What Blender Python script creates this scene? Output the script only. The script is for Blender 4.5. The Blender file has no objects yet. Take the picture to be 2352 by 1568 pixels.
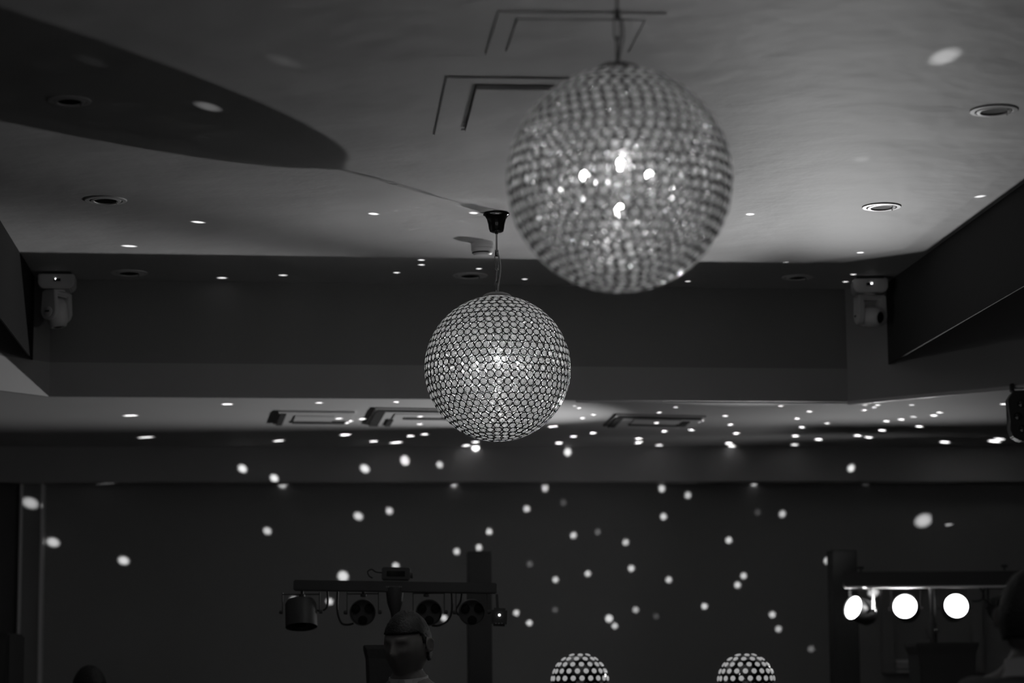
import bpy, bmesh, math, random
from mathutils import Vector as V, Matrix as M
random.seed(7)
PI = math.pi
scene = bpy.context.scene
C = scene.collection

# ------------------------------------------------------------------ camera
FPX, CX, CY = 5553.3, 1176.0, 784.0
PIT, ROLL = math.radians(8.30), math.radians(0.5)
CAM = V((0, 0, 1.5))
UP0 = V((0, -math.sin(PIT), math.cos(PIT))); FWD = V((0, math.cos(PIT), math.sin(PIT)))
CR = V((1, 0, 0)) * math.cos(ROLL) - UP0 * math.sin(ROLL)
CU = V((1, 0, 0)) * math.sin(ROLL) + UP0 * math.cos(ROLL)
def ray(x, y): return FWD + CR * ((x - CX) / FPX) + CU * ((CY - y) / FPX)
def P(x, y, z):
    d = ray(x, y); return CAM + d * ((z - 1.5) / d.z)
def Q(x, y, Y):
    d = ray(x, y); return CAM + d * (Y / d.y)
cd = bpy.data.cameras.new('camera'); cam = bpy.data.objects.new('camera', cd); C.objects.link(cam)
cam.matrix_world = M.Translation(CAM) @ M((CR, CU, -FWD)).transposed().to_4x4()
cd.lens = 85.0; cd.sensor_width = 36.0; cd.clip_end = 60
cd.dof.use_dof = True; cd.dof.aperture_fstop = 2.1
scene.camera = cam

# ------------------------------------------------------------------ materials
def mat(name, col, rough=0.5, metal=0.0, spec=0.5, emit=0.0, bump=0.0, bscale=20.0, var=0.0, vscale=3.0, coat=0.0):
    m = bpy.data.materials.new(name); m.use_nodes = True
    nt = m.node_tree; b = nt.nodes['Principled BSDF']
    if not isinstance(col, tuple): col = (col * 1.005, col * 0.995, col * 1.0)
    b.inputs['Base Color'].default_value = (*col, 1)
    b.inputs['Roughness'].default_value = rough; b.inputs['Metallic'].default_value = metal
    b.inputs['Specular IOR Level'].default_value = spec
    if coat: b.inputs['Coat Weight'].default_value = coat; b.inputs['Coat Roughness'].default_value = 0.05
    if emit:
        b.inputs['Emission Color'].default_value = (1, 1, 1, 1); b.inputs['Emission Strength'].default_value = emit
    tc = nt.nodes.new('ShaderNodeTexCoord')
    if bump:
        n = nt.nodes.new('ShaderNodeTexNoise'); n.inputs['Scale'].default_value = bscale; n.inputs['Detail'].default_value = 5
        bp = nt.nodes.new('ShaderNodeBump'); bp.inputs['Strength'].default_value = 1.0; bp.inputs['Distance'].default_value = bump
        nt.links.new(tc.outputs['Object'], n.inputs['Vector'])
        nt.links.new(n.outputs['Fac'], bp.inputs['Height']); nt.links.new(bp.outputs['Normal'], b.inputs['Normal'])
    if var:
        n = nt.nodes.new('ShaderNodeTexNoise'); n.inputs['Scale'].default_value = vscale; n.inputs['Detail'].default_value = 4
        r = nt.nodes.new('ShaderNodeMapRange')
        r.inputs['To Min'].default_value = 1 - var; r.inputs['To Max'].default_value = 1 + var
        mx = nt.nodes.new('ShaderNodeVectorMath'); mx.operation = 'SCALE'; mx.inputs[0].default_value = col
        nt.links.new(tc.outputs['Object'], n.inputs['Vector']); nt.links.new(n.outputs['Fac'], r.inputs['Value'])
        nt.links.new(r.outputs['Result'], mx.inputs['Scale']); nt.links.new(mx.outputs['Vector'], b.inputs['Base Color'])
    return m
MT = {}
MT['ceiling'] = mat('ceiling_paint', 0.62, 0.62, spec=0.3, bump=0.017, bscale=2.3, var=0.05, vscale=5)
MT['low'] = mat('lower_ceiling_paint', 0.55, 0.6, spec=0.3, bump=0.0015, bscale=6, var=0.04)
MT['wall'] = mat('wall_paint', 0.28, 0.7, spec=0.2, bump=0.0005, bscale=60, var=0.04)
MT['ledge'] = mat('black_ledge_paint', 0.022, 0.9, spec=0.05)
MT['recess_side2'] = mat('dark_panel_paint', 0.07, 0.8, spec=0.1)  # right drop panel: shade put into the colour to match the dark behind
MT['recess_side'] = mat('darker_recess_paint', 0.016, 0.8, spec=0.1)  # left drop panel faces the lamps; near-black colour paints it as shaded
MT['recess'] = mat('dark_recess_paint', 0.28, 0.8, spec=0.1, bump=0.0005, bscale=40, var=0.04)
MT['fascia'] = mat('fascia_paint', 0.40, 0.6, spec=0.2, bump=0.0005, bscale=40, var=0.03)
MT['bead'] = mat('gloss_white_trim', 0.8, 0.25, spec=0.6)
MT['floor'] = mat('dark_wood_floor', 0.04, 0.35, bump=0.0005, bscale=30, var=0.2)
MT['darkwood'] = mat('dark_door', 0.10, 0.5, var=0.1)
MT['black'] = mat('black_powder_coat', 0.055, 0.5, spec=0.4, bump=0.0002, bscale=300)
MT['cloth'] = mat('black_cloth', 0.09, 0.9, spec=0.1, bump=0.001, bscale=80)
MT['gloss'] = mat('gloss_black', 0.008, 0.09, spec=0.8, coat=1.0)
MT['chrome'] = mat('chrome', 0.6, 0.18, metal=1.0)
MT['dullsteel'] = mat('dull_steel', 0.2, 0.4, metal=0.7)
MT['steel'] = mat('dark_chain_steel', 0.35, 0.25, metal=1.0)
MT['wire'] = mat('black_nickel_wire', 0.035, 0.22, metal=0.6, spec=0.7)
MT['cap'] = mat('grey_cap', 0.22, 0.4, metal=0.3)
MT['white'] = mat('white_plastic', 0.62, 0.38, spec=0.5)
MT['whitegloss'] = mat('white_gloss_metal', 0.95, 0.38, spec=0.9)
MT['fix'] = mat('white_fixture_shell', 0.78, 0.35, spec=0.5)
MT['lampdark'] = mat('lamp_reflector', 0.015, 0.6, spec=0.05)  # near-black for the downlight hole's shade, also LED clusters and front plate
MT['lens'] = mat('dark_glass_lens', 0.01, 0.05, spec=0.9, coat=1.0)
MT['display'] = mat('display_glass', 0.01, 0.1)
MT['led'] = mat('led_digits', 0.5, 0.5, emit=4.0)
MT['par'] = mat('lit_par_lens', 0.8, 0.4, emit=7.0)
MT['domelens'] = mat('lit_dome_lens', 0.5, 0.2, emit=0.30)
MT['bulb'] = mat('bulb_glow', 0.8, 0.4, emit=120.0)
MT['skin'] = mat('skin', (0.22, 0.21, 0.205), 0.5, bump=0.0003, bscale=200, var=0.05, vscale=20)
MT['hair'] = mat('dark_hair', 0.02, 0.55, bump=0.004, bscale=120)
MT['shirt'] = mat('white_shirt', 0.6, 0.8, bump=0.0005, bscale=200)
MT['suit'] = mat('dark_suit', 0.03, 0.85, bump=0.0005, bscale=300)
MT['grey'] = mat('grey_shirt', 0.16, 0.85, bump=0.0005, bscale=200)
MT['shoe'] = mat('shoe', 0.02, 0.3)
MT['cable'] = mat('cable', 0.02, 0.5)
MT['clearcable'] = mat('clear_cable', 0.45, 0.2, spec=0.8)

def crystal_mat(name, lo, hi):
    m = bpy.data.materials.new(name); m.use_nodes = True
    nt = m.node_tree; nt.nodes.clear(); L = nt.links.new
    out = nt.nodes.new('ShaderNodeOutputMaterial')
    geo = nt.nodes.new('ShaderNodeNewGeometry')
    ramp = nt.nodes.new('ShaderNodeMapRange'); L(geo.outputs['Random Per Island'], ramp.inputs['Value'])
    ramp.inputs['To Min'].default_value = lo; ramp.inputs['To Max'].default_value = hi
    comb = nt.nodes.new('ShaderNodeCombineXYZ')
    for i in range(3): L(ramp.outputs['Result'], comb.inputs[i])
    tr = nt.nodes.new('ShaderNodeBsdfTranslucent'); L(comb.outputs[0], tr.inputs['Color'])
    df = nt.nodes.new('ShaderNodeBsdfDiffuse'); L(comb.outputs[0], df.inputs['Color'])
    rf = nt.nodes.new('ShaderNodeBsdfGlass'); rf.inputs['Roughness'].default_value = 0.14; rf.inputs['IOR'].default_value = 1.5
    gl = nt.nodes.new('ShaderNodeBsdfGlossy'); gl.inputs['Roughness'].default_value = 0.10; gl.inputs['Color'].default_value = (.9, .9, .9, 1)
    a = nt.nodes.new('ShaderNodeMixShader'); a.inputs[0].default_value = 0.10; L(tr.outputs[0], a.inputs[1]); L(df.outputs[0], a.inputs[2])
    b = nt.nodes.new('ShaderNodeMixShader'); b.inputs[0].default_value = 0.42; L(a.outputs[0], b.inputs[1]); L(rf.outputs[0], b.inputs[2])
    c = nt.nodes.new('ShaderNodeMixShader'); c.inputs[0].default_value = 0.12; L(b.outputs[0], c.inputs[1]); L(gl.outputs[0], c.inputs[2])
    L(c.outputs[0], out.inputs['Surface'])
    return m
MT['crystal'] = crystal_mat('crystal_table', .42, 1.0)
MT['crown'] = crystal_mat('crystal_crown', .12, .80)  # brilliance painted in: table facets paler, crown darker as from internal reflection

# ------------------------------------------------------------------ builders
ORG = {}
class MB:
    def __init__(s): s.bm = bmesh.new()
    def face(s, pts):
        return s.bm.faces.new([s.bm.verts.new(p) for p in pts])
    def grid(s, rings, closed=True, cap0=False, cap1=False):
        vs = [[s.bm.verts.new(p) for p in r] for r in rings]
        n = len(vs[0])
        for a, b in zip(vs[:-1], vs[1:]):
            for i in range(n if closed else n - 1):
                j = (i + 1) % n
                s.bm.faces.new((a[i], a[j], b[j], b[i]))
        if cap0: s.bm.faces.new(list(reversed(vs[0])))
        if cap1: s.bm.faces.new(vs[-1])
        return s
    def box(s, c, size, rot=None, bevel=0.0):
        c = V(c); rot = rot or M.Identity(3)
        t = bmesh.new(); bmesh.ops.create_cube(t, size=1.0)
        for v in t.verts: v.co = V((v.co.x * size[0], v.co.y * size[1], v.co.z * size[2]))
        if bevel: bmesh.ops.bevel(t, geom=list(t.edges), offset=bevel, segments=2, affect='EDGES', clamp_overlap=True)
        for v in t.verts: v.co = rot @ v.co + c
        s.add(t); t.free(); return s
    def add(s, t):
        mp = {v: s.bm.verts.new(v.co) for v in t.verts}
        for f in t.faces: 
            nf = s.bm.faces.new([mp[v] for v in f.verts]); nf.smooth = f.smooth
    def frame(s, ax):
        ax = V(ax).normalized(); u = ax.orthogonal().normalized()
        if abs(ax.z) < 0.99: u = V((0, 0, 1)).cross(ax).normalized()
        return ax, u, ax.cross(u)
    def lathe(s, prof, c, ax=(0, 0, 1), n=32, cap=True):
        ax, u, w = s.frame(ax); c = V(c)
        rings = [[c + ax * h + (u * math.cos(2 * PI * i / n) + w * math.sin(2 * PI * i / n)) * max(r, 1e-5) for i in range(n)] for r, h in prof]
        s.grid(rings, True, cap, cap); return s
    def cyl(s, a, b, r, r2=None, n=20):
        a, b = V(a), V(b); L = (b - a).length
        return s.lathe([(r, 0), (r if r2 is None else r2, L)], a, b - a, n)
    def tube(s, pts, r, n=8, closed=False):
        pts = [V(p) for p in pts]; rings = []
        N = len(pts); pu = None
        for i, p in enumerate(pts):
            if closed: t = pts[(i + 1) % N] - pts[i - 1]
            else: t = pts[min(i + 1, N - 1)] - pts[max(i - 1, 0)]
            t.normalize()
            u = (pu - t * pu.dot(t)) if pu else t.orthogonal()
            u.normalize(); pu = u; w = t.cross(u)
            rings.append([p + (u * math.cos(2 * PI * k / n) + w * math.sin(2 * PI * k / n)) * r for k in range(n)])
        if closed: rings.append(rings[0]); s.grid(rings); bmesh.ops.remove_doubles(s.bm, verts=s.bm.verts, dist=1e-7)
        else: s.grid(rings, True, True, True)
        return s
    def prism(s, poly, d):
        """extrude polygon (3D points) by vector d"""
        d = V(d); a = [V(p) for p in poly]; b = [p + d for p in a]
        s.grid([a, b], True, True, True); return s
    def build(s, name, m, parent=None, smooth=False, org=None, sharp=True, ang=38):
        o0 = ORG[parent.name] if parent else (V(org) if org is not None else V((0, 0, 0)))
        for v in s.bm.verts: v.co = v.co - o0
        bmesh.ops.recalc_face_normals(s.bm, faces=s.bm.faces)
        me = bpy.data.meshes.new(name); 
        if smooth:
            for f in s.bm.faces: f.smooth = True
            if sharp:
                for e in s.bm.edges:
                    if len(e.link_faces) == 2 and e.calc_face_angle(0) > math.radians(ang): e.smooth = False
        s.bm.to_mesh(me); s.bm.free()
        me.materials.append(MT[m] if isinstance(m, str) else m)
        o = bpy.data.objects.new(name, me); C.objects.link(o)
        if parent: o.parent = parent; ORG[o.name] = o0
        else: o.location = o0; ORG[o.name] = o0
        return o
def thing(name, label, cat, loc, group=None):
    o = bpy.data.objects.new(name, None); C.objects.link(o); o.location = loc; o.empty_display_size = 0.1
    o['label'] = label; o['category'] = cat
    if group: o['group'] = group
    ORG[o.name] = V(loc); return o
def tag(o, label, cat, group=None, kind=None):
    o['label'] = label; o['category'] = cat
    if group: o['group'] = group
    if kind: o['kind'] = kind
    return o
def struct(o, label=None, cat=None):
    o['kind'] = 'structure'
    if label: o['label'] = label
    if cat: o['category'] = cat
    return o
def copy_tree(o, parent=None, loc=None, label=None):
    c = o.copy(); C.objects.link(c)
    if parent: c.parent = parent
    if loc is not None: c.location = loc
    if label: c['label'] = label
    for ch in list(o.children): copy_tree(ch, c)
    return c

# ------------------------------------------------------------------ room frame
ax2 = ray(683, 1598); ax2.z = 0; ax2.normalize(); ax1 = V((ax2.y, -ax2.x, 0))
RROT = M((ax1, ax2, V((0, 0, 1)))).transposed()      # local -> world
def W(s, t, z): return ax1 * s + ax2 * t + V((0, 0, z))
def st(p): return p.dot(ax1), p.dot(ax2)
ZL, ZS, ZU = 2.70, 2.832, 3.17                       # lower ceiling, seam, upper ceiling
tw = st(P(1176, 1026, ZL))[1]                        # back wall depth
S0, S1, T0 = -4.2, 4.2, -3.0

# seam/opening outline (octagon)
A = P(112, 907, ZL); B = P(1948, 919, ZL)
L1 = P(0, 893, ZL); R1 = P(2352, 880, ZL)
A2 = A + (L1 - A) * 4.5; B2 = B + (R1 - B) * 1.7
def at_t(p, t): 
    s_, _ = st(p); q = W(s_, t, 0); return V((q.x, q.y, p.z))
TN = 2.6
A3 = at_t(A2, TN); B3 = at_t(B2, TN)
opening = [A, B, B2, B3, A3, A2]
UA = P(75, 627, ZU); UB = P(2054, 637, ZU)
ua = P(0, 505, ZU); ub = P(2352, 421, ZU)
def ext(p, q, t):
    k = (t - st(p)[1]) / (st(q)[1] - st(p)[1]); return p + (q - p) * k
UA3 = ext(UA, ua, TN); UB3 = ext(UB, ub, TN)
bk0 = P(130, 640, ZU); bk1 = P(1980, 649, ZU)

m = MB(); m.prism([V((p.x, p.y, ZU)) for p in opening], (0, 0, 0.1))
struct(m.build('ceiling', 'ceiling'), 'raised plastered ceiling inside the recess', 'ceiling')

# lower ceiling with the octagonal hole: a ring of quads between the opening and the room outline
def rz(p, z): return V((p.x, p.y, z))
m = MB()
rc = [W(S0, tw + .3, ZL), W(S1, tw + .3, ZL), W(S1, T0, ZL), W(S0, T0, ZL)]
quads = [(A, B, rc[1], rc[0]), (B, B2, rc[1]), (B2, B3, rc[2], rc[1]), (B3, A3, rc[3], rc[2]), (A3, A2, rc[0], rc[3]), (A2, A, rc[0])]
for q in quads: m.prism([rz(p, ZL) for p in q], (0, 0, 0.06))
struct(m.build('ceiling_lower', 'low'), 'lower ceiling surrounding the raised recess', 'ceiling')
# fascia band
m = MB()
def fas(p, q, z0, z1):
    d = (q - p); d.z = 0; n = V((-d.y, d.x, 0)).normalized() * 0.02
    if n.dot((p + q) / 2 - W(0, 6, 0)) < 0: n = -n
    m.prism([rz(p - n * .15, z0), rz(q - n * .15, z0), rz(q + n, z0), rz(p + n, z0)], (0, 0, z1 - z0))
for i in range(6): fas(opening[i], opening[(i + 1) % 6], ZL - 0.006, ZS)
struct(m.build('trim_1', 'fascia'), 'band of lower fascia around the ceiling recess', 'trim')
# bead along the far right edges
def bead(name, p, q, r):
    mm = MB(); mm.cyl(rz(p, ZL - 0.012), rz(q, ZL - 0.012), r, n=12)
    return struct(mm.build(name, 'bead', smooth=True), 'thin glossy bead under the fascia', 'trim')
bead('trim_2', B, B2, 0.009); bead('trim_3', B.lerp(A, 0.35), B, 0.004)
# walls of the recess, from seam up to the raised ceiling
def wallpoly(name, polys, mt='recess'):
    mm = MB()
    for pl in polys: mm.prism(pl[0], pl[1])
    return struct(mm.build(name, mt))
names = ['wall_recess_back', 'wall_recess_back_right', 'wall_recess_right', 'wall_recess_front', 'wall_recess_left', 'wall_recess_back_left']
for i in range(6):
    p, q = opening[i], opening[(i + 1) % 6]; d_ = q - p; d_.z = 0; n_ = V((-d_.y, d_.x, 0)).normalized() * .03
    if n_.dot((p + q) / 2 - W(0, 6, 0)) < 0: n_ = -n_
    wallpoly(names[i], [([rz(p, ZS), rz(q, ZS), rz(q, ZU), rz(p, ZU)], n_)], 'fascia' if i in (1, 2) else 'recess')  # right-hand walls get a lighter colour to offset their deep shade
# shallow panels hanging along both sides of the raised ceiling, shade painted into them
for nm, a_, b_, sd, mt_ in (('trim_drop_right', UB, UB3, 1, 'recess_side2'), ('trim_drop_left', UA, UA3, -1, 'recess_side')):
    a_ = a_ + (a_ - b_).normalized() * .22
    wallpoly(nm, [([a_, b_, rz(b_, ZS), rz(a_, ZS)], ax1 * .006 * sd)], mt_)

# room walls and floor
m = MB(); m.prism([W(S0, tw + .3, 0), W(S1, tw + .3, 0), W(S1, T0, 0), W(S0, T0, 0)], (0, 0, -0.05))
struct(m.build('floor', 'floor'), 'dark floor of the hall', 'floor')
m = MB(); m.box(W(0, tw + .27, ZL / 2), (S1 - S0, .18, ZL), RROT); struct(m.build('wall_back', 'wall'), 'dim plain back wall dotted with light', 'wall')
zb = Q(1176, 1104, tw).z
m = MB(); m.box(W(0, tw + .09, (ZL + zb) / 2), (S1 - S0, .18, ZL - zb), RROT); struct(m.build('wall_bulkhead', 'fascia'), 'boxed bulkhead along the top of the back wall', 'wall')
m = MB(); m.box(W(S0 - .05, (tw + T0) / 2, ZL / 2), (.1, tw - T0 + .6, ZL), RROT); struct(m.build('wall_left', 'wall'))
m = MB(); m.box(W(S1 + .05, (tw + T0) / 2, ZL / 2), (.1, tw - T0 + .6, ZL), RROT); struct(m.build('wall_right', 'wall'))
TWL = tw + .18      # face of main back wall

# left pilaster with two pale trims, dark door left of it
def on_wall(x, y, t):
    d = ray(x, y); k = t / d.dot(ax2); return CAM + d * k
p0 = on_wall(44, 1200, TWL - .10); p1 = on_wall(100, 1200, TWL - .10)
sa, sb = st(p0)[0], st(p1)[0]; wd = sb - sa
pil = thing('pilaster', 'dim pilaster with two pale vertical edge strips by the dark door', 'pilaster', W((sa + sb) / 2, TWL - .05, 0))
m = MB(); m.box(W((sa + sb) / 2, TWL - .045, zb / 2), (wd - .01, .09, zb), RROT); m.build('panel', MT['wall'], pil)
for s_ in (sa + .008, sb - .008):
    m = MB(); m.box(W(s_, TWL - .05, zb / 2), (.014, .104, zb), RROT, .003); m.build('edge_strip', 'bead', pil)
pil['kind'] = 'structure'
m = MB(); m.box(W(sa - .45, TWL - .02, zb / 2), (.86, .04, zb), RROT)
d1 = struct(m.build('door_1', 'darkwood'), 'dark tall door at the left end of the back wall', 'door')
m = MB(); 
for dx in (-.2, .2):
    for zc, zh in ((1.55, .7), (.6, .8)): m.box(W(sa - .45 + dx, TWL - .045, zc), (.3, .012, zh), RROT, .004)
o = m.build('door_panel', 'darkwood'); o.parent = d1

# louvred window behind the right lamps
wp0 = on_wall(2025, 1450, TWL - .02); wp1 = on_wall(2256, 1450, TWL - .02)
wa, wb = st(wp0)[0], st(wp1)[0]; zt_ = Q(2139, 1325, TWL).z; zb_ = Q(2139, 1546, TWL).z
m = MB()
for s_ in (wa + .03, wb - .03): m.box(W(s_, TWL - .02, (zt_ + zb_) / 2), (.06, .04, zt_ - zb_), RROT, .004)
for z_ in (zt_ - .02, zb_ + .015): m.box(W((wa + wb) / 2, TWL - .02, z_), (wb - wa - .12, .04, .03), RROT, .004)
w1 = struct(m.build('window_1', 'wall'), 'narrow framed recess with horizontal louvres behind the lit lamps', 'window')
for y_ in (1518, 1528, 1538):
    z_ = Q(2139, y_, TWL).z
    m = MB(); m.box(W((wa + wb) / 2, TWL - .028, z_), (wb - wa - .13, .03, .009), RROT @ M.Rotation(.5, 3, 'X'), .002)
    o = m.build('louvre', 'bead'); o.parent = w1
m = MB(); m.box(W((wa + wb) / 2, TWL - .006, (zt_ + zb_) / 2), (wb - wa - .12, .006, zt_ - zb_ - .06), RROT); o = m.build('back_panel', 'wall'); o.parent = w1

# ------------------------------------------------------------------ crystal pendant
def crystal_bm(bm, mtx, r=0.0112, split=True):
    n = 8; tb_ = []
    def pt(rad, ang, h): return mtx @ V((rad * math.cos(ang), rad * math.sin(ang), h))
    fs = []
    for sgn, hh in ((1, .0040), (-1, .0034)):
        base = .0012 * sgn
        for i in range(n):
            a0, a1, am = 2 * PI * i / n, 2 * PI * (i + 1) / n, 2 * PI * (i + .5) / n
            # kite, star and girdle facets like a round brilliant
            fs.append([pt(r * .60, a0, hh * sgn), pt(r * .60, a1, hh * sgn), pt(r * .84, am, hh * .62 * sgn + base)])
            fs.append([pt(r * .60, a0, hh * sgn), pt(r * .84, am, hh * .62 * sgn + base), pt(r, a0, base)])
            fs.append([pt(r * .60, a1, hh * sgn), pt(r, a1, base), pt(r * .84, am, hh * .62 * sgn + base)])
            fs.append([pt(r * .84, am, hh * .62 * sgn + base), pt(r, a1, base), pt(r, a0, base)])
            fs.append([pt(0, 0, hh * 1.12 * sgn), pt(r * .60, a1, hh * sgn), pt(r * .60, a0, hh * sgn), pt(r * .30, am, hh * 1.01 * sgn)][:3])
            tb_.append(len(fs) - 1)
    for i in range(n):
        a0, a1 = 2 * PI * i / n, 2 * PI * (i + 1) / n
        fs.append([pt(r, a0, .0012), pt(r, a1, .0012), pt(r, a1, -.0012), pt(r, a0, -.0012)])
    for k_, f in enumerate(fs):
        fc_ = bm.faces.new([bm.verts.new(p) for p in f]); fc_.material_index = 0 if k_ in tb_ else 1
def ring_bm(bm, mtx, r=0.01245, q=0.0017, n=16, k=5):
    vs = []
    for i in range(n):
        a = 2 * PI * i / n
        vs.append([bm.verts.new(mtx @ V(((r + q * math.cos(2 * PI * j / k)) * math.cos(a), (r + q * math.cos(2 * PI * j / k)) * math.sin(a), 1.8 * q * math.sin(2 * PI * j / k)))) for j in range(k)])
    for i in range(n):
        for j in range(k):
            bm.faces.new((vs[i][j], vs[(i + 1) % n][j], vs[(i + 1) % n][(j + 1) % k], vs[i][(j + 1) % k]))

canopy = P(1139, 489, ZU)                # where the far pendant meets the ceiling
dist_c = Q(1143, 846, canopy.y)
tfar = (dist_c - CAM).dot(FWD)
R = 168.0 / FPX * tfar
def pendant(base, centre, label, watts=3.5):
    t = thing('crystal_pendant', label, 'pendant lamp', base, 'crystal ball pendants')
    cx, cy, cz = centre
    # canopy cup
    m = MB(); s = 0.0467 / .0467
    m.lathe([(.0, 0), (.046, 0), (.048, -.003), (.047, -.007), (.040, -.012), (.034, -.024), (.030, -.042), (.027, -.058), (.024, -.066), (.018, -.069), (0, -.069)], base, n=48)
    m.build('canopy', 'gloss', t, True)
    m = MB(); m.cyl(base + V((0, 0, -.068)), base + V((0, 0, -.134)), .0034, n=12)
    m.lathe([(.005, -.068), (.0065, -.071), (.005, -.075)], base, n=16); m.build('rod', 'steel', t, True)
    m = MB(); m.lathe([(.0065, -.132), (.0065, -.150), (.004, -.155)], base, n=16); m.build('coupler', 'steel', t, True)
    ztop = cz + R * math.cos(.2) + .020
    z = base.z - .150; k = 0
    H = .052
    while z - H + .006 > ztop - .012:
        pts = []
        for i in range(24):
            a = 2 * PI * i / 24; u = .0072 * math.cos(a); h = (H / 2 - .0072) * (1 if math.sin(a) >= 0 else -1) + .0072 * math.sin(a)
            ang = (PI / 2 if k % 2 else 0) + .35
            pts.append(V((base.x + u * math.cos(ang), base.y + u * math.sin(ang), z - H / 2 + h)))
        m = MB(); m.tube(pts, .0019, 8, True); m.build('chain_link', 'steel', t, True, sharp=False)
        z -= H - .0055; k += 1
    m = MB(); m.cyl(V((base.x, base.y, z + .01)), V((cx, cy, ztop - .006)), .003, n=10)
    m.lathe([(.008, ztop - .004), (.008, ztop + .002), (.004, ztop + .007)], V((cx, cy, 0)), n=16); m.build('hook', 'steel', t, True)
    L = (base.z - .14) - ztop
    m = MB(); m.tube([V((base.x + .003 + .012 * math.sin(PI * min(1, f * 1.15)) * (1 - .4 * f), base.y - .006, base.z - .14 - L * f)) for f in [i / 20 for i in range(21)]], .0022, 8)
    m.build('power_cable', 'clearcable', t, True, sharp=False)
    m = MB(); prof = [(.052 * math.sin(a), R * math.cos(.2) + .020 * math.cos(a)) for a in [math.radians(x) for x in (1, 15, 30, 45, 60, 75, 90)]]
    prof += [(R * math.sin(math.radians(11.5)), R * math.cos(math.radians(11.5)) + .002), (0.004, R - .004)]
    m.lathe(prof, centre, n=48); m.build('top_cap', 'cap', t, True)
    # crystals
    dirs = []
    dphi = math.radians(5.78); rows = 31
    for r_ in range(rows):
        ph = (r_ - (rows - 1) / 2) * dphi
        if ph > math.radians(79): continue
        n = max(1, round(2 * PI * R * math.cos(ph) / .0277))
        off = random.random() * .0 + (r_ % 2) * .5 + r_ * .13
        for i in range(n):
            a = 2 * PI * (i + off) / n
            dirs.append(V((math.cos(ph) * math.cos(a), math.cos(ph) * math.sin(a), math.sin(ph))))
    tocam = (CAM - centre).normalized()
    dirs.sort(key=lambda d: -d.dot(tocam))
    def mx(d, spin):
        z = (d + V((random.gauss(0, .05), random.gauss(0, .05), random.gauss(0, .05)))).normalized()
        x = V((0, 0, 1)).cross(z)
        x = x.normalized() if x.length > .05 else V((1, 0, 0)); x = (x - z * x.dot(z)).normalized(); y = z.cross(x)
        return M.Translation(centre + d * (R - .004)) @ M((x, y, z)).transposed().to_4x4() @ M.Rotation(spin, 4, 'Z')
    mats = [mx(d, random.random() * PI) for d in dirs]
    cm = bmesh.new(); crystal_bm(cm, M.Identity(4)); bmesh.ops.recalc_face_normals(cm, faces=cm.faces)
    for i in range(100):
        b = MB(); crystal_bm(b.bm, mats[i]); b.build('crystal', 'crystal', t).data.materials.append(MT['crown'])
    cm.free()
    b = MB()
    for q in mats[100:]: crystal_bm(b.bm, q)
    o = b.build('crystal_beads', 'crystal', t); o.data.materials.append(MT['crown']); o['kind'] = 'stuff'
    b = MB()
    for q in mats: ring_bm(b.bm, q)
    # meridian wires behind the rings hold the cage
    for k in range(12):
        a = 2 * PI * k / 12
        b.tube([centre + V((math.cos(p_) * math.cos(a), math.cos(p_) * math.sin(a), math.sin(p_))) * (R - .010) for p_ in [math.radians(x) for x in range(-86, 80, 8)]], .0008, 4)
    b.build('wire_cage', 'wire', t, True, sharp=False)
    # bulb cluster on a stem
    m = MB(); m.cyl(centre + V((0, 0, R - .01)), centre + V((0, 0, .02)), .006, n=12); m.lathe([(.022, -.02), (.026, 0), (.022, .02)], centre, n=24)
    for k in range(3):
        a = 2 * PI * k / 3 + .55
        m.cyl(centre, centre + V((math.cos(a) * .065, math.sin(a) * .065, .012)), .007, n=10)
    m.cyl(centre, centre + V((0, 0, -.055)), .007, n=10)
    m.build('lamp_holder', 'cap', t, True)
    bl = [centre + V((math.cos(2 * PI * k / 3 + .55) * .085, math.sin(2 * PI * k / 3 + .55) * .085, .016)) for k in range(3)] + [centre + V((0, 0, -.075))]
    for k, q in enumerate(bl):
        m = MB(); m.lathe([(.001, -.014), (.007, -.011), (.0105, -.002), (.009, .006), (.004, .014), (.001, .017)], q, n=16); m.build('bulb', 'bulb', t, True, sharp=False)
        ld = bpy.data.lights.new('bulb_light', 'POINT'); ld.energy = watts; ld.shadow_soft_size = .02
        lo = bpy.data.objects.new('bulb_light', ld); C.objects.link(lo); lo.parent = t; lo.location = q + (q - centre).normalized() * .028 - base
    return t
cfar = V((dist_c.x, canopy.y, dist_c.z)); canopy = V((cfar.x, cfar.y, ZU))
pend = pendant(canopy, cfar, 'sharp smaller-looking crystal ball pendant hanging from a glossy black cup, near the smoke detector')
tn = R * FPX / 259.5
cn = CAM + ray(1423, 412) * tn
basen = V((cn.x, cn.y, ZU))
# near pendant: same kind, longer chain because it hangs at its own height
pend2 = pendant(basen, cn, 'large blurred crystal ball pendant closest to the viewer, in front of the ceiling hatches', .75)
cd.dof.focus_distance = (cfar - CAM).dot(FWD) - .2

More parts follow.
